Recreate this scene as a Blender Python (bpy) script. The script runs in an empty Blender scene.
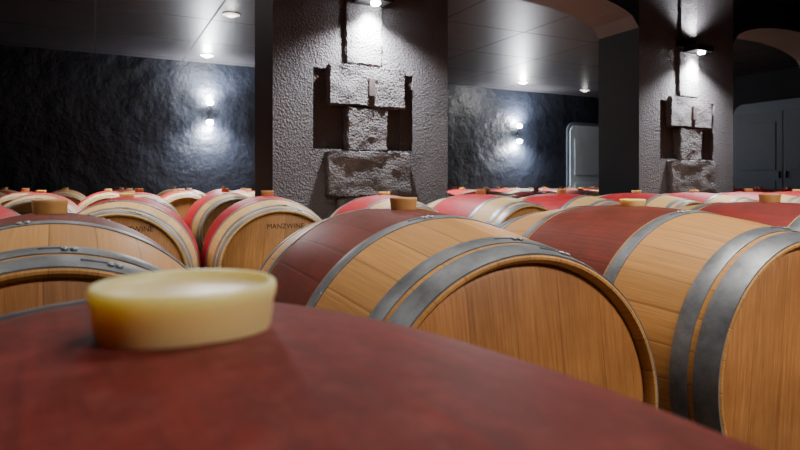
import bpy, bmesh, math, random
from mathutils import Vector, Matrix, noise
random.seed(4)
C=bpy.context.scene.collection
R,RH,L=0.322,0.268,0.95
AX=0.50
CAM=AX+R+0.056
F=600.0;HOR=185.0
ROT=math.radians(27)
cu,su=math.cos(ROT),math.sin(ROT)
def W(u,v,z=0): return Vector((u*cu-v*su,u*su+v*cu,z))
def px_v(p,v):      # point on plane v=const seen along column p -> (u, depth)
    k=(p-400)/F; y=v/(cu-su*k); return y*(cu*k+su),y
# ---------------------------------------------------------------- materials
def M(name):
    m=bpy.data.materials.new(name); m.use_nodes=True
    nt=m.node_tree; b=nt.nodes['Principled BSDF']; return m,nt,b
class G:
    def __init__(s,nt): s.nt=nt
    def n(s,t,**k):
        x=s.nt.nodes.new(t)
        for a,v in k.items(): setattr(x,a,v)
        return x
    def l(s,a,b): s.nt.links.new(a,b)
    def math(s,op,a,b=None,c=None):
        x=s.n('ShaderNodeMath',operation=op)
        for i,v in enumerate((a,b,c)):
            if v is None: continue
            if isinstance(v,(int,float)): x.inputs[i].default_value=v
            else: s.l(v,x.inputs[i])
        return x.outputs[0]
    def mix(s,f,a,b,bt='MIX'):
        x=s.n('ShaderNodeMix',data_type='RGBA',blend_type=bt)
        for i,v in ((0,f),(6,a),(7,b)):
            if isinstance(v,(int,float)): x.inputs[i].default_value=v
            elif isinstance(v,tuple): x.inputs[i].default_value=(*v,1)
            else: s.l(v,x.inputs[i])
        return x.outputs[2]
    def noise(s,vec,scale,detail=4,rough=.55):
        x=s.n('ShaderNodeTexNoise'); x.inputs['Scale'].default_value=scale
        x.inputs['Detail'].default_value=detail; x.inputs['Roughness'].default_value=rough
        if vec is not None: s.l(vec,x.inputs['Vector'])
        return x.outputs[0]
    def ramp(s,f,p0,c0,p1,c1):
        x=s.n('ShaderNodeValToRGB'); e=x.color_ramp.elements
        e[0].position=p0;e[0].color=(*c0,1);e[1].position=p1;e[1].color=(*c1,1)
        s.l(f,x.inputs[0]); return x.outputs[0]
    def bump(s,h,st,dist,b):
        x=s.n('ShaderNodeBump'); x.inputs['Strength'].default_value=st; x.inputs['Distance'].default_value=dist
        s.l(h,x.inputs['Height']); s.l(x.outputs[0],b.inputs['Normal'])
def wood_body(name,light,dark,red,redmix,half=.172,rr=.42,seam=.45,tonev=.36,redvar=1.0,spec=.4,mott=(.42,.72,.75,7),dust=None):
    m,nt,b=M(name); g=G(nt)
    tc=g.n('ShaderNodeTexCoord'); sp=g.n('ShaderNodeSeparateXYZ'); g.l(tc.outputs['Object'],sp.inputs[0])
    ang=g.math('ARCTAN2',sp.outputs[2],sp.outputs[0])
    st=g.math('MULTIPLY',ang,28/(2*math.pi)); fl=g.math('FLOOR',st); fr=g.math('FRACT',st)
    oi=g.n('ShaderNodeObjectInfo')
    wn=g.n('ShaderNodeTexWhiteNoise',noise_dimensions='2D'); cb=g.n('ShaderNodeCombineXYZ')
    g.l(fl,cb.inputs[0]); g.l(oi.outputs['Random'],cb.inputs[1]); g.l(cb.outputs[0],wn.inputs['Vector'])
    gv=g.n('ShaderNodeCombineXYZ'); g.l(g.math('MULTIPLY',ang,30),gv.inputs[0])
    g.l(g.math('MULTIPLY',sp.outputs[1],2.0),gv.inputs[1]); g.l(g.math('MULTIPLY',oi.outputs['Random'],40),gv.inputs[2])
    gr=g.noise(gv.outputs[0],3.0,8,.64)
    base=g.ramp(gr,.27,dark,.73,light)
    tone=g.math('MULTIPLY_ADD',wn.outputs[0],tonev,1-tonev*.6)
    tv=g.n('ShaderNodeCombineXYZ')
    for i in range(3): g.l(tone,tv.inputs[i])
    base=g.mix(1.0,base,tv.outputs[0],'MULTIPLY')
    blotch=g.noise(tc.outputs['Object'],mott[3],9,.72)
    redc=g.ramp(gr,.25,tuple(c*max(0,1-.34*redvar) for c in red),.75,tuple(min(1,c*(1+.3*redvar)) for c in red))
    redc=g.mix(g.ramp(blotch,mott[0],(0,0,0),mott[1],(mott[2],)*3),redc,tuple(c*.34 for c in red))
    if dust:
        d=g.noise(tc.outputs['Object'],90,8,.8)
        redc=g.mix(g.ramp(d,.48,(0,0,0),.70,(.65,.65,.65)),redc,dust)
    redc=g.mix(.5,redc,g.mix(1.0,redc,tv.outputs[0],'MULTIPLY'))
    ya=g.math('ABSOLUTE',sp.outputs[1])
    mask=g.math('LESS_THAN',ya,half)
    col=g.mix(g.math('MULTIPLY',mask,redmix),base,redc)
    e=g.math('MINIMUM',fr,g.math('SUBTRACT',1.0,fr))
    gro=g.math('LESS_THAN',e,.014)
    col=g.mix(g.math('MULTIPLY',gro,seam),col,(.03,.015,.01))
    g.l(col,b.inputs['Base Color'])
    b.inputs['Specular IOR Level'].default_value=spec
    g.l(g.math('MULTIPLY_ADD',gr,.25,rr),b.inputs['Roughness'])
    h=g.math('ADD',g.math('MULTIPLY',gr,.4),g.math('MULTIPLY',g.math('MINIMUM',g.math('MULTIPLY',e,14),1.0),seam*1.5))
    fine=g.noise(tc.outputs['Object'],160,3)
    h=g.math('ADD',h,g.math('MULTIPLY',fine,.2))
    g.bump(h,.33,.0014,b)
    return m
def wood_head(name,c0,c1):
    m,nt,b=M(name); g=G(nt)
    tc=g.n('ShaderNodeTexCoord'); sp=g.n('ShaderNodeSeparateXYZ'); g.l(tc.outputs['Object'],sp.inputs[0])
    oi=g.n('ShaderNodeObjectInfo')
    st=g.math('MULTIPLY',sp.outputs[0],12.0); fl=g.math('FLOOR',st); fr=g.math('FRACT',st)
    wn=g.n('ShaderNodeTexWhiteNoise',noise_dimensions='2D'); cb=g.n('ShaderNodeCombineXYZ')
    g.l(fl,cb.inputs[0]); g.l(oi.outputs['Random'],cb.inputs[1]); g.l(cb.outputs[0],wn.inputs['Vector'])
    gv=g.n('ShaderNodeCombineXYZ'); g.l(g.math('MULTIPLY',sp.outputs[0],80),gv.inputs[0])
    g.l(g.math('MULTIPLY',sp.outputs[2],3.0),gv.inputs[2]); g.l(g.math('MULTIPLY_ADD',wn.outputs[0],20,oi.outputs['Random']),gv.inputs[1])
    gr=g.noise(gv.outputs[0],2.6,9,.70)
    col=g.ramp(gr,.32,c0,.68,c1)
    big=g.noise(tc.outputs['Object'],5,4,.6)
    col=g.mix(g.ramp(big,.42,(0,0,0),.72,(.5,.5,.5)),col,tuple(c*.5 for c in c0))
    tone=g.math('MULTIPLY_ADD',wn.outputs[0],.30,.82); tv=g.n('ShaderNodeCombineXYZ')
    for i in range(3): g.l(tone,tv.inputs[i])
    col=g.mix(1.0,col,tv.outputs[0],'MULTIPLY')
    e=g.math('MINIMUM',fr,g.math('SUBTRACT',1.0,fr)); gro=g.math('LESS_THAN',e,.010)
    col=g.mix(g.math('MULTIPLY',gro,.45),col,(.05,.02,.01))
    g.l(col,b.inputs['Base Color']); b.inputs['Roughness'].default_value=.5
    b.inputs['Specular IOR Level'].default_value=.35
    g.bump(gr,.4,.0012,b); return m
def simple(name,col,rough=.5,metal=0,nscale=30,namp=.25,bs=.2,bd=.002,coat=0):
    m,nt,b=M(name); g=G(nt); tc=g.n('ShaderNodeTexCoord')
    n=g.noise(tc.outputs['Object'],nscale,8,.7)
    g.l(g.ramp(n,.3,tuple(c*(1-namp) for c in col),.7,tuple(min(1,c*(1+namp)) for c in col)),b.inputs['Base Color'])
    b.inputs['Roughness'].default_value=rough; b.inputs['Metallic'].default_value=metal
    b.inputs['Coat Weight'].default_value=coat
    if bs: g.bump(n,bs,bd,b)
    return m
def plaster(name,col,rough,sc,st,dist,big=3,amp=.35,lump=.25,vor=.5,spec=.5,det=6,dr=.7):
    m,nt,b=M(name); g=G(nt); tc=g.n('ShaderNodeTexCoord')
    n1=g.noise(tc.outputs['Object'],sc,det,dr); n2=g.noise(tc.outputs['Object'],big,4,.5)
    v=g.n('ShaderNodeTexVoronoi'); v.inputs['Scale'].default_value=sc*.8; g.l(tc.outputs['Object'],v.inputs['Vector'])
    c=g.ramp(n2,.3,tuple(x*(1-amp) for x in col),.7,tuple(x*(1+amp) for x in col))
    g.l(c,b.inputs['Base Color']); b.inputs['Roughness'].default_value=rough
    b.inputs['Specular IOR Level'].default_value=spec
    h=g.math('ADD',g.math('MULTIPLY',n1,.8),g.math('ADD',g.math('MULTIPLY',v.outputs[0],vor),g.math('MULTIPLY',n2,sc/big*lump)))
    g.bump(h,st,dist,b); return m
mats_body=[wood_body('oak_wine_stained',(.53,.275,.085),(.33,.150,.042),(.135,.009,.009),.94,spec=.28,redvar=1.8,seam=.48,tonev=.32,mott=(.40,.65,.85,7)),
           wood_body('oak_bright_red',(.68,.44,.18),(.50,.29,.10),(.44,.007,.018),.98,.218,seam=.4,tonev=.25,spec=.3),
           wood_body('oak_plain',(.66,.40,.15),(.48,.27,.09),(.45,.22,.07),.5,seam=.4),
           wood_body('oak_red_band',(.60,.35,.13),(.42,.22,.07),(.22,.008,.012),.96,seam=.45,tonev=.3)]
m_fg=wood_body('oak_foreground_red',(.42,.22,.09),(.3,.14,.05),(.165,.015,.012),.98,.30,.50,.12,.18,1.4,.22,(.40,.66,.75,11),(.25,.055,.045))
m_head=wood_head('oak_head',(.28,.100,.026),(.50,.220,.066))
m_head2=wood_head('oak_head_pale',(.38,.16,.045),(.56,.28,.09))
m_hoop=simple('galvanised_steel',(.150,.162,.178),.42,.45,13,.50,.12,.001)
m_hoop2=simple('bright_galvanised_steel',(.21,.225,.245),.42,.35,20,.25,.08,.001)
m_rivet=simple('steel_rivet',(.26,.27,.29),.35,.5)
m_bung=simple('beige_silicone',(.80,.63,.29),.38,0,18,.04,.04,.001)
bb=m_bung.node_tree.nodes['Principled BSDF']; bb.inputs['Subsurface Weight'].default_value=.85; bb.inputs['Subsurface Radius'].default_value=(1,.78,.32); bb.inputs['Subsurface Scale'].default_value=.018
m_bung2=simple('orange_silicone',(.54,.29,.10),.45,0,25,.15,.1,.001)
m_ink=simple('burnt_lettering',(.05,.025,.014),.7)
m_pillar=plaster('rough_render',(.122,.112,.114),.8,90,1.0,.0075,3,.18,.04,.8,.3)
m_niche_shade=plaster('shaded_niche_render',(.070,.054,.050),.85,90,1.0,.0075,3,.15,.04,.8,.2)  # darker copy of the pillar render, shade of the recess put into colour
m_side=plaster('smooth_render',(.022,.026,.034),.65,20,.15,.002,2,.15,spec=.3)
m_soffit=plaster('arch_soffit',(.15,.152,.158),.7,20,.15,.002,2,.1)
m_stone=plaster('weathered_stone',(.150,.138,.138),.8,85,1.0,.009,7,.28,.08,.8,.3)
m_wall=plaster('dark_cellar_wall',(.009,.0115,.018),.44,3.8,.9,.055,1.2,.4,.36,.1,.36,6,.56)
m_wall2=plaster('dark_end_wall',(.003,.004,.006),.7,5,.4,.02,1.5,.4,.35,.1,.12)
m_floor=plaster('concrete_floor',(.08,.08,.08),.5,12,.2,.003)
m_black=simple('black_metal',(.015,.015,.017),.45,.3)
m_handle=simple('door_handle_metal',(.02,.025,.03),.45,.3)
m_door=simple('door_paint',(.013,.024,.040),.6,0,8,.1,.05)
m_frame=simple('door_frame_paint',(.018,.031,.048),.6,0,8,.1,.05)
m_doorp=simple('pale_door_paint',(.34,.43,.50),.6,0,8,.08,.05)
m_doorf=simple('pale_door_frame',(.08,.10,.125),.6,0,8,.08,.05)
m_trim=simple('white_lamp_trim',(.6,.6,.6),.5)
m_timber=simple('timber_rail',(.22,.13,.07),.7)
m_rust=simple('rusty_plate',(.10,.07,.07),.7)
def emis(name,col,st):
    m,nt,b=M(name); b.inputs['Base Color'].default_value=(*col,1); b.inputs['Emission Color'].default_value=(*col,1)
    b.inputs['Emission Strength'].default_value=st; return m
m_lamp=emis('lamp_lens',(.9,.95,1),120)
m_dl=emis('downlight_lens',(1,.97,.92),40)
def ceil_mat():
    m,nt,b=M('dark_ceiling_panels'); g=G(nt); tc=g.n('ShaderNodeTexCoord'); sp=g.n('ShaderNodeSeparateXYZ')
    g.l(tc.outputs['Object'],sp.inputs[0])
    def edge(o,s):
        f=g.math('FRACT',g.math('MULTIPLY',o,s)); return g.math('LESS_THAN',f,.024*s)
    e=g.math('MAXIMUM',edge(sp.outputs[0],.8),edge(sp.outputs[1],.8))
    n=g.noise(tc.outputs['Object'],1.5,3)
    c=g.ramp(n,.3,(.024,.023,.026),.7,(.036,.034,.038))
    g.l(g.mix(g.math('MULTIPLY',e,.8),c,(.004,.004,.004)),b.inputs['Base Color'])
    g.l(g.math('MULTIPLY_ADD',e,.35,.40),b.inputs['Roughness'])
    b.inputs['Specular IOR Level'].default_value=.24
    n2=g.noise(tc.outputs['Object'],6,3); g.bump(n2,.2,.012,b); return m
m_ceil=ceil_mat()
# ---------------------------------------------------------------- mesh helpers
def mesh_from(name,verts,faces,mats=(),fm=None,smooth=False,ang=35):
    me=bpy.data.meshes.new(name); me.from_pydata([tuple(v) for v in verts],[],faces)
    for m in mats: me.materials.append(m)
    if fm:
        for p,i in zip(me.polygons,fm): p.material_index=i
    bm=bmesh.new(); bm.from_mesh(me); bmesh.ops.recalc_face_normals(bm,faces=bm.faces); bm.to_mesh(me); bm.free()
    if smooth:
        for p in me.polygons: p.use_smooth=True
        me.set_sharp_from_angle(angle=math.radians(ang))
    me.update(); return me
def obj(name,me,loc=(0,0,0),rz=0,parent=None):
    o=bpy.data.objects.new(name,me); o.location=loc; o.rotation_euler=(0,0,rz)
    if parent: o.parent=parent
    C.objects.link(o); return o
def revolve(name,prof,N,mat,axis='Y',closed=True,ang=35):
    vs=[];fs=[];n=len(prof)
    for i in range(N):
        a=2*math.pi*i/N; c,s=math.cos(a),math.sin(a)
        for (t,r) in prof:
            vs.append((r*c,t,r*s) if axis=='Y' else (r*c,r*s,t))
    for i in range(N):
        j=(i+1)%N
        for k in range(n if closed else n-1):
            k2=(k+1)%n; fs.append((i*n+k,j*n+k,j*n+k2,i*n+k2))
    if not closed:
        for k in (0,n-1):
            if prof[k][1]>1e-6: fs.append([i*n+k for i in range(N)])
    me=mesh_from(name,vs,fs,[mat],None,True,ang)
    bm=bmesh.new(); bm.from_mesh(me); bmesh.ops.remove_doubles(bm,verts=bm.verts,dist=1e-6)
    bmesh.ops.recalc_face_normals(bm,faces=bm.faces); bm.to_mesh(me); bm.free()
    for p in me.polygons: p.use_smooth=True
    me.set_sharp_from_angle(angle=math.radians(ang))
    return me
def rad(s,rh=RH):
    t=min(1,abs(s)/(L/2)); return rh+(R-rh)*(1-t**2.0)
def box_me(name,x0,x1,y0,y1,z0,z1,mat,bev=0):
    vs=[(x,y,z) for x in(x0,x1) for y in(y0,y1) for z in(z0,z1)]
    fs=[(0,1,3,2),(4,6,7,5),(0,4,5,1),(2,3,7,6),(0,2,6,4),(1,5,7,3)]
    me=mesh_from(name,vs,fs,[mat])
    if bev:
        bm=bmesh.new(); bm.from_mesh(me)
        bmesh.ops.bevel(bm,geom=bm.edges[:],offset=bev,segments=2,affect='EDGES',profile=.6)
        bm.to_mesh(me); bm.free()
    return me
# ---------------------------------------------------------------- barrel parts
def body_mesh(mat,rh=RH):
    prof=[]; n=26
    for i in range(n+1):
        s=-L/2+.003+(L-.006)*i/n; prof.append((s,rad(s,rh)))
    prof+= [(L/2,rh-.003),(L/2,rh-.007),(L/2-.008,rh-.013),(L/2-.06,rh-.015)]
    prof+= [(-L/2+.06,rh-.015),(-L/2+.008,rh-.013),(-L/2,rh-.007),(-L/2,rh-.003)]
    return revolve('staves',prof,112,mat)
def head_mesh(rh,mat): return revolve('barrel_head',[(-.011,0),(-.011,rh-.024),(-.004,rh-.0135),(.006,rh-.0135),(.011,rh-.024),(.011,0)],96,mat,closed=False,ang=50)
def hoop_mesh(s0,s1,phi,rh=RH,mat=None):
    t=.003; pr=[]
    for i in range(5):
        s=s0+(s1-s0)*i/4; pr.append((s,rad(s,rh)+t-(0.0010 if i in(0,4) else 0)))
    pr=[(s0,rad(s0,rh)-.002)]+pr+[(s1,rad(s1,rh)-.002)]
    me=revolve('hoop',pr,112,mat or m_hoop,ang=60)
    me.materials.append(m_rivet)
    bm=bmesh.new(); bm.from_mesh(me)
    sm=(s0+s1)/2; r=rad(sm,rh)+t
    for da,off in ((-.04,.007),(-.04,-.007),(.0,.007),(.0,-.007)):
            a=phi+da; c=Vector((math.cos(a)*(r),sm+off,math.sin(a)*(r)))
            q=Vector((math.cos(a),0,math.sin(a))).to_track_quat('Z','Y').to_matrix().to_4x4()
            res=bmesh.ops.create_uvsphere(bm,u_segments=10,v_segments=6,radius=.0053,matrix=Matrix.Translation(c)@q@Matrix.Diagonal((1,1,.6,1)))
            for v in res['verts']:
                for f in v.link_faces: f.material_index=1; f.smooth=True
    for a in (phi+.06,):
        c=Vector((math.cos(a)*(r+.0003),sm,math.sin(a)*(r+.0003)))
        qq=Vector((math.cos(a),0,math.sin(a))).to_track_quat('Z','Y').to_matrix().to_4x4()
        bmesh.ops.create_cube(bm,size=1,matrix=Matrix.Translation(c)@qq@Matrix.Diagonal((.003,(s1-s0)*.96,.003,1)))
    bm.to_mesh(me); bm.free(); return me
def hoop_set(rh,spans,mat):
    out=[]
    for i,(a,b) in enumerate(spans):
        out.append(hoop_mesh(a,b,math.radians(70+i*9),rh,mat)); out.append(hoop_mesh(-b,-a,math.radians(98-i*12),rh,mat))
    return out
RF=R-.088
bodies=[body_mesh(m) for m in mats_body]; body_fg=body_mesh(m_fg,RF)
head_me=head_mesh(RH,m_head); head_fg=head_mesh(RF,m_head); head_pale=head_mesh(RH,m_head2)
sp1=[(.178,.210),(.380,.414),(.426,.4725)]; sp2=[(.220,.248),(.380,.410),(.434,.472)]
hoops=hoop_set(RH,sp1,m_hoop); hoops_fg=hoop_set(RF,sp1,m_hoop); hoops_far=hoop_set(RH,sp2,m_hoop2)
bp=[(-.02,0),(-.02,.028),(.0,.0308),(.002,.0315),(.0110,.0325),(.0130,.0332),(.0160,.0335),(.0178,.0330),(.0184,.0320),(.0182,.0308),(.0166,.0300),(.0152,.0288),(.0150,.014),(.0150,0)]
bung_me=revolve('bung',bp,64,m_bung,'Z',False,50)
bung_me2=revolve('bung',[(-.02,0)]+[(t*(1.5 if t>0 else 1),r*.96) for t,r in bp[1:-1]]+[(.0225,0)],48,m_bung2,'Z',False,50)
def text_mesh(txt,size):
    cv=bpy.data.curves.new('t','FONT'); cv.body=txt; cv.size=size; cv.align_x='CENTER'; cv.align_y='CENTER'; cv.extrude=.0004
    o=bpy.data.objects.new('t',cv); C.objects.link(o)
    dg=bpy.context.evaluated_depsgraph_get(); me=bpy.data.meshes.new_from_object(o.evaluated_get(dg))
    bpy.data.objects.remove(o); me.materials.clear(); me.materials.append(m_ink); return me
TXT='MANZWINE'
t_head=text_mesh(TXT,.030)
for v in t_head.vertices: x,y,z=v.co; v.co=(x,-z-.0006,y)
def barrel(x,y,a,kind,label,group=None,text=None,bung=0,sc=1.0,tilt=0,tx=(-.012,.19),far=False,dz=0):
    top=AX+R+dz
    e=bpy.data.objects.new('wine_barrel',None); e.empty_display_size=.2
    off=2*R*sc*math.sin(-tilt)
    e.location=(x+off*math.sin(a)*1,y-off*math.cos(a),top-2*R*sc); e.rotation_euler=(tilt,0,a); e.scale=(sc,sc,sc); C.objects.link(e)
    e['label']=label; e['category']='barrel'
    e['group']=group or 'oak barrels in the cellar'
    def part(n,me,loc,ry=0,s=1,rx=0):
        o=bpy.data.objects.new(n,me); o.parent=e; o.location=loc; o.rotation_euler=(rx,ry,0); o.scale=(s,s,s); C.objects.link(o); return o
    part('staves',body_fg if kind==9 else bodies[kind],(0,0,R))
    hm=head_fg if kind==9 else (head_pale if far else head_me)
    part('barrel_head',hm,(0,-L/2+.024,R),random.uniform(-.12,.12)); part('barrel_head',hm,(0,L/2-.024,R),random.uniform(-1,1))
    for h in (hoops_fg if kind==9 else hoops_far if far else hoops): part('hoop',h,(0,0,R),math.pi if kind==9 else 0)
    part('bung',bung_me if bung==0 else bung_me2,(0,0,2*R-.0005),0,1/sc,-tilt)
    if text=='head':  part('brand_lettering',t_head,(tx[0],-L/2+.013,R+tx[1]))
    return e
D=math.radians
SF=1.20
fgz=AX+R-2*R*SF
near=[(-.081,.227,31,9,'oak barrel painted deep wine red with thick beige bung',None,0,SF,D(-2.6),.0028),
 (-.70,1.20,30,0,'oak barrel with wine-stained middle, grey hoops, amber bung',None,1,1,0,0),
 (.008,1.40,24,0,'large oak barrel with dark red stained middle, amber bung',None,1,1.03,0,0),
 (.632,1.63,24,0,'oak barrel, dark red middle, broad grey hoops, head showing',None,0,1,0,0),
 (1.22,1.98,25,3,'red-banded oak barrel standing behind its larger neighbour',None,1,1,0,0),
 (1.82,2.27,27,3,'red-banded oak barrel at the end of the near row',None,0,1,0,0)]
for x,y,a,k,lab,t,b,sc,ti,dz in near:
    barrel(x,y,D(a),k,lab,'near oak barrels',t,b,sc,ti,dz=dz)
def deck(u0,u1,v0,v1,z):
    o=obj('timber_deck',box_me('timber_deck',u0,u1,v0,v1,0,z,m_timber,.006),(0,0,0),ROT)
    o['label']='low brown timber deck carrying a row of barrels'; o['category']='deck'; o['group']='timber barrel decks'
deck(-.4,.5,-.2,.7,fgz-.011)
deck(-.45,3.2,.87,1.75,AX-R*1.06)
rows=[(3.06,.13),(5.15,-.35),(6.32,-.55),(7.75,-.95),(8.92,-1.0)]
for ri,(v,u0) in enumerate(rows):
    umax=min(1.85*v+.7,10.2); u=u0-(.66*2 if ri==0 else .66); us=[]
    while u<umax:
        us.append(u); u+=.662
    for i,uu in enumerate(us):
        k=random.choice([1,1,1,1,2,1,1,1]) 
        if ri<=1: k=1
        p=W(uu+random.uniform(-.005,.005),v+random.uniform(-.02,.02))
        lab={0:'oak barrel with dark wine-stained middle',1:'oak barrel with bright red middle band',2:'plain golden oak barrel'}[k]
        a=ROT+random.uniform(-.01,.01)
        tx=(-.012,.19)
        if ri==0 and i<5: a=D(20)
        if ri==0 and i==2: tx=(.052,.203)
        if ri==0 and i==3: tx=(.018,.196)
        barrel(p.x,p.y,a,k,lab+(' beside the pillars' if ri<2 else ' in packed rows'),'barrels in the long rows','head' if ri<2 else None,random.choice([0,1]),1,0,tx,True)
    deck(us[0]-.4,min(us[-1]+.4,10.5),v-.4,v+.4,AX-R-.003)
# ---------------------------------------------------------------- room shell
U0,U1,V0,V1=-4.0,10.6,-3.0,10.2; H=CAM+2.0; SPR=CAM+1.46
def struct(name,me,loc=(0,0,0)):
    o=obj(name,me,loc,ROT); o['kind']='structure'; return o
struct('floor',box_me('floor',U0,U1,V0,V1,-.1,0,m_floor))
struct('ceiling',box_me('ceiling',U0,U1,V0,V1,H,H+.1,m_ceil))
struct('wall_north',box_me('w',U0-.2,U1+.2,V1,V1+.2,-.1,H+.1,m_wall))
struct('wall_south',box_me('w',U0-.2,U1+.2,V0-.2,V0,-.1,H+.1,m_wall))
struct('wall_east',box_me('w',U1,U1+.2,V0,V1,-.1,H+.1,m_wall2))
struct('wall_west',box_me('w',U0-.2,U0,V0,V1,-.1,H+.1,m_wall))
VP=3.95; PD=.5
P1=1.06; PW=1.365; STEP=4.50-1.06
starts=[P1-STEP,P1,P1+STEP,P1+2*STEP]
def arcade():
    pts=[]; 
    ops=[(U0,starts[0])]+[(starts[i]+PW,starts[i+1]) for i in range(3)]
    rise=.25
    for (a,b) in ops:
        n=24
        for i in range(n+1):
            t=i/n; pts.append((a+(b-a)*t,SPR+rise*math.sqrt(max(0,1-(2*t-1)**2))))
    if pts[-1][0]<starts[3]+PW: pts.append((min(starts[3]+PW,U1),SPR))
    if pts[-1][0]<U1: pts.append((U1,SPR))
    vs=[];fs=[];fm=[]
    for (u,z) in pts: vs+=[(u,VP,z),(u,VP+PD,z),(u,VP,H),(u,VP+PD,H)]
    for i in range(len(pts)-1):
        a=4*i;b=a+4
        over=abs(pts[i][1]-SPR)<1e-6 and abs(pts[i+1][1]-SPR)<1e-6
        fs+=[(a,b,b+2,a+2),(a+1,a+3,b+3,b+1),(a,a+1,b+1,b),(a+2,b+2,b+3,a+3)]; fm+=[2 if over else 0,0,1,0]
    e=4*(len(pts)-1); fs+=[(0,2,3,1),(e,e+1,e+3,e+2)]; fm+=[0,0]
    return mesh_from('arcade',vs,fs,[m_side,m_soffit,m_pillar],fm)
struct('wall_arcade',arcade())
def lx(p): return px_v(p,VP)[0]-P1
def zz(p,q): return CAM+(HOR-q)/F*px_v(p,VP)[1]
def pillar_mesh():
    xs=[0,lx(313),lx(328),lx(402),lx(413),PW]; zs=[0,zz(366,150),zz(366,107),zz(366,72),SPR]
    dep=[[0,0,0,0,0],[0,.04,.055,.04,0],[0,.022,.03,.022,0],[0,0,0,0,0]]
    vs=[];fs=[];fm=[]
    def quad(a,b,c,d,m): 
        n=len(vs); vs.extend([a,b,c,d]); fs.append((n,n+1,n+2,n+3)); fm.append(m)
    nx,nz=5,4
    for j in range(nz):
        for i in range(nx):
            x0,x1,z0,z1,d=xs[i],xs[i+1],zs[j],zs[j+1],dep[j][i]
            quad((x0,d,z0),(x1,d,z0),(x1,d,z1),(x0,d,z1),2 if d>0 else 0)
            if i+1<nx and dep[j][i+1]!=d:
                e=dep[j][i+1]; quad((x1,d,z0),(x1,e,z0),(x1,e,z1),(x1,d,z1),0)
            if j+1<nz and dep[j+1][i]!=d:
                e=dep[j+1][i]; quad((x0,d,z1),(x1,d,z1),(x1,e,z1),(x0,e,z1),0)
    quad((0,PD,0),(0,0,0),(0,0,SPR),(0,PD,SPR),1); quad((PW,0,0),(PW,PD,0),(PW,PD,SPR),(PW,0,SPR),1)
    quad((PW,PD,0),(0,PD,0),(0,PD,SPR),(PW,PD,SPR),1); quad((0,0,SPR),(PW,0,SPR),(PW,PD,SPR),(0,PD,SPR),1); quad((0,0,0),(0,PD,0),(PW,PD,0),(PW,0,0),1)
    me=bpy.data.meshes.new('pillar'); me.from_pydata(vs,[],fs)
    for m in(m_pillar,m_side,m_niche_shade): me.materials.append(m)
    for p,i in zip(me.polygons,fm): p.material_index=i
    return me
pil=pillar_mesh()
def rough_block(x0,x1,y0,y1,z0,z1,seed):
    bm=bmesh.new(); bmesh.ops.create_cube(bm,size=1,matrix=Matrix.Translation(((x0+x1)/2,(y0+y1)/2,(z0+z1)/2))@Matrix.Diagonal((x1-x0,y1-y0,z1-z0,1)))
    bmesh.ops.bevel(bm,geom=bm.edges[:],offset=.008,segments=2,affect='EDGES')
    bmesh.ops.subdivide_edges(bm,edges=[e for e in bm.edges if e.calc_length()>.05],cuts=17,use_grid_fill=True)
    for v in bm.verts:
        n=noise.noise_vector(v.co*9+Vector((seed,0,0)))*.010+noise.noise_vector(v.co*34+Vector((seed,5,0)))*.006
        v.co+=n
    me=bpy.data.meshes.new('relief_stone'); bm.to_mesh(me); bm.free(); me.materials.append(m_stone)
    for p in me.polygons:p.use_smooth=True
    me.set_sharp_from_angle(angle=D(40))
    return me
stones=[rough_block(lx(345),lx(380),-.030,.02,zz(366,66),zz(366,-8),1),
 rough_block(lx(348),lx(378),-.028,-.009,zz(366,-10),zz(366,-88),8),
 rough_block(lx(327),lx(403),-.040,.03,zz(366,107),zz(366,67),2),
 rough_block(lx(346),lx(386),-.032,.055,zz(366,151),zz(366,108),3),
 rough_block(lx(325),lx(407),-.060,.02,zz(366,196),zz(366,152),4),
 rough_block(lx(335),lx(398),-.045,.02,zz(366,238),zz(366,198),5)]
plate=box_me('iron_plate',lx(366),lx(372),-.060,-.036,zz(366,97),zz(366,79),m_rust,.004)
fx=lx(368); zl=zz(366,7)
fix_box=box_me('lamp_housing',fx-.14,fx+.10,-.19,-.039,zl,zl+.055,m_black,.008)
fix_arm=box_me('lamp_bracket',fx-.24,fx+.18,-.065,-.040,zl+.045,zl+.10,m_black,.004)
lens=revolve('lamp_lens',[(-.01,0),(-.01,.026),(.002,.034),(.012,.034),(.012,0)],24,m_lamp,'Z',False)
def light(kind,name,loc,power,col,rot=(0,0,0),**k):
    d=bpy.data.lights.new(name,kind); d.energy=power; d.color=col
    for a,v in k.items(): setattr(d,a,v)
    o=bpy.data.objects.new(name,d); o.location=loc; o.rotation_euler=rot; C.objects.link(o); return o
COOL=(.92,.94,1.0)
for i,s in enumerate(starts[:3]):
    base=W(s,VP)
    p=obj('pillar',pil,base,ROT); p['label']='rough grey rendered pillar with cross-shaped stone relief'; p['category']='pillar'; p['group']='cellar pillars'
    for st in stones: obj('relief_stone',st,(0,0,0),0,p)
    obj('iron_plate',plate,(0,0,0),0,p)
    f=obj('wall_lamp',fix_box,base,ROT); f['label']='black box downlight fixed high on a rough pillar'; f['category']='lamp'; f['group']='pillar downlights'
    obj('lamp_bracket',fix_arm,(0,0,0),0,f); obj('lamp_lens',lens,(fx,-.13,zl-.010),0,f)
    lp=W(s+fx,VP-.17,zl-.045)
    light('SPOT','pillar_spot',lp,250,COOL,(D(2),0,ROT),spot_size=D(135),spot_blend=.9,shadow_soft_size=.03)
    light('SPOT','pillar_hot_spot',lp,190,COOL,(D(48),0,ROT),spot_size=D(75),spot_blend=1,shadow_soft_size=.03)
    light('SPOT','pillar_up_spot',W(s+fx,VP-.14,zl+.15),60,COOL,(D(170),0,ROT),spot_size=D(130),spot_blend=1,shadow_soft_size=.03)
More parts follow.
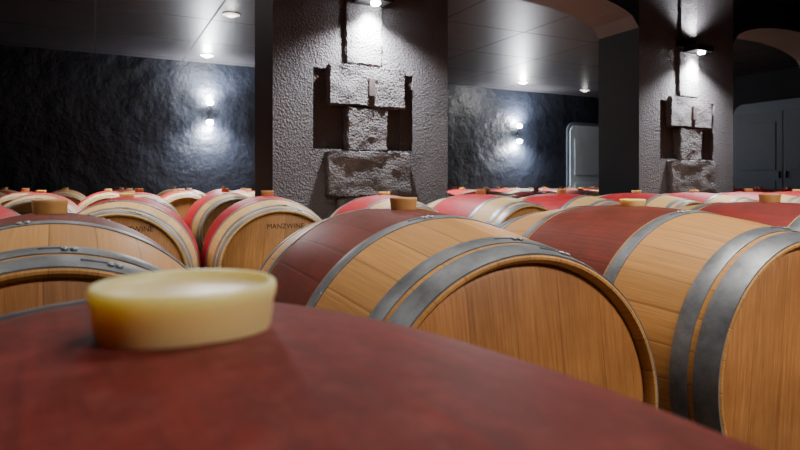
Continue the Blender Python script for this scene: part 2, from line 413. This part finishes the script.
def cyl_z(name,r,h,mat,seg=32): return revolve(name,[(-h/2,0),(-h/2,r*.96),(-h/2+.004,r),(h/2-.004,r),(h/2,r*.96),(h/2,0)],seg,mat,'Z',False)
m_scb=simple('grey_sconce_metal',(.05,.055,.065),.5,.3)
sc_body=cyl_z('sconce_body',.022,.24,m_scb); sc_arm=box_me('sconce_mount',-.02,.02,.0,.08,-.03,.03,m_scb,.004)
sc_lens=revolve('sconce_lens',[(-.045,0),(-.040,.027),(-.022,.050),(0,.056),(.022,.050),(.040,.027),(.045,0)],32,m_lamp,'Z',False)
for p,q in ((209,113),(517,134)):
    u,y=px_v(p,V1); z=CAM+(HOR-q)/F*y
    o=obj('wall_sconce',sc_body,W(u,V1-.08,z),ROT); o['label']='small black up-and-down light on dark rough wall'; o['category']='lamp'; o['group']='wall sconces'
    obj('sconce_mount',sc_arm,(0,0,0),0,o)
    obj('sconce_lens',sc_lens,(0,0,.16),0,o); obj('sconce_lens',sc_lens,(0,0,-.16),0,o)
    for sg in (1,-1):
        light('SPOT','sconce_beam',W(u,V1-.26,z+sg*.22),330,COOL,(D(90+sg*70),0,ROT),spot_size=D(160),spot_blend=1,shadow_soft_size=.03)
        light('POINT','sconce_glow',W(u,V1-.10,z+sg*.26),75,COOL,shadow_soft_size=.03)
dl_ring=revolve('downlight_ring',[(0,.07),(-.012,.075),(-.012,.10),(0,.105)],40,m_trim,'Z',True)
dl_lens=revolve('downlight_lens',[(.0,.07),(-.018,.062),(-.03,.04),(-.034,0)],40,m_dl,'Z',False)
dl_lens2=dl_lens.copy(); dl_lens2.materials.clear(); dl_lens2.materials.append(emis('dim_lens',(1,.97,.92),1.6))
for (p,q,pw) in ((207,55,45),(231,14,3),(523,82,62),(585,90,1),(110,-60,10),(640,60,6)):
    y=2.0*F/(HOR-q); x=(p-400)/F*y
    o=obj('ceiling_downlight',dl_ring,(x,y,H),0); o['label']='round recessed white downlight in dark ceiling'; o['category']='lamp'; o['group']='ceiling downlights'
    obj('downlight_lens',dl_lens2 if pw<5 else dl_lens,(0,0,-.002),0,o)
    light('POINT','downlight_glow',(x,y,H-.12),pw*.9,(1,.98,.95),shadow_soft_size=.05)
    light('SPOT','downlight_beam',(x,y,H-.06),pw*2,(1,.97,.93),(0,0,0),spot_size=D(80),spot_blend=1,shadow_soft_size=.07)
def area(u,v,z,pw,col,sx,sy,rot,spread=180):  # fill lights added to brighten the barrels, no fixtures behind them
    o=light('AREA','added_ceiling_fill',W(u,v,z),pw,col,rot,shape='RECTANGLE',size=sx,size_y=sy); o.data.spread=D(spread); return o
WARM=(1,.93,.84)
area(1.3,1.0,H-.05,28,WARM,1.2,.5,(0,0,ROT),110)
area(1.6,-1.6,H-.1,52,WARM,1.6,.8,(D(38),0,ROT),90)
area(-1.5,2.2,H-.05,36,WARM,1.2,.5,(0,0,ROT),100)
area(.6,2.6,H-.05,13,WARM,1.0,.4,(0,0,ROT),90)
area(4.2,2.4,H-.05,38,WARM,1.6,.5,(0,0,ROT),100)
area(.2,5.6,H-.05,50,(1,.96,.90),2,.4,(0,0,ROT),75)
area(1.8,6.8,H-.05,72,(1,.96,.90),3,.4,(0,0,ROT),72)
area(4.6,6.6,H-.05,92,(1,.96,.90),3,.4,(0,0,ROT),72)
area(7.0,6.4,H-.05,40,(1,.96,.90),2,.4,(0,0,ROT),65)
def door(name,w,h,leaves,loc,rz,mp,mf):
    def arch(x0,x1,hh,r,y0,y1,mat,nm):
        pts=[(x0,0),(x1,0),(x1,hh-r)]+[(x1-r+r*math.cos(t*math.pi/16),hh-r+r*math.sin(t*math.pi/16)) for t in range(1,9)]
        pts+=[(x0+r-r*math.sin(t*math.pi/16),hh-r+r*math.cos(t*math.pi/16)) for t in range(0,9)]
        n=len(pts); vs=[(x,y0,z) for x,z in pts]+[(x,y1,z) for x,z in pts]
        fs=[tuple(range(n)),tuple(range(2*n-1,n-1,-1))]+[(i,(i+1)%n,n+(i+1)%n,n+i) for i in range(n)]
        return mesh_from(nm,vs,fs,[mat])
    root=obj(name,arch(-w/2-.07,w/2+.07,h+.07,.2,-.03,0,mf,'door_frame'),loc,rz); root['kind']='structure'
    lw=w/leaves
    for i in range(leaves):
        x0=-w/2+i*lw
        if leaves==1: me=arch(x0,x0+lw,h,.15,-.055,-.03,mp,'leaf')
        else: me=box_me('leaf',x0+.006,x0+lw-.006,-.055,-.03,0,h-.12,mp,.004)
        lf=obj('door_leaf',me,(0,0,0),0,root)
        for (z0,z1) in((.2,h*.42),(h*.5,h-.3)):
            obj('door_panel',box_me('p',x0+.12,x0+lw-.12,-.068,-.055,z0,z1,mp,.004),(0,0,0),0,lf)
        hx=x0+lw-.06 if i==0 else x0+.06
        obj('door_handle',box_me('h',hx-.01,hx+.01,-.09,-.055,1.0,1.12,m_handle,.005),(0,0,0),0,lf)
u,y=px_v(567,V1)
door('door_1',1.0,CAM+1.33,1,W(u+.55,V1),ROT,m_doorp,m_doorf)
door('door_2',1.7,CAM+1.40,2,W(U1,6.2),ROT-math.pi/2,m_door,m_frame)
# ---------------------------------------------------------------- world + camera
w=bpy.data.worlds.new('w'); bpy.context.scene.world=w; w.use_nodes=True
w.node_tree.nodes['Background'].inputs[0].default_value=(.5,.55,.65,1); w.node_tree.nodes['Background'].inputs[1].default_value=.02
cd=bpy.data.cameras.new('camera'); cam=bpy.data.objects.new('camera',cd); C.objects.link(cam)
cam.location=(0,0,CAM); cam.rotation_euler=(D(90),0,0); cd.lens=27; cd.sensor_width=36; cd.shift_y=-.05; cd.clip_start=.01
cd.dof.use_dof=True; cd.dof.focus_distance=1.5; cd.dof.aperture_fstop=10
bpy.context.scene.camera=cam
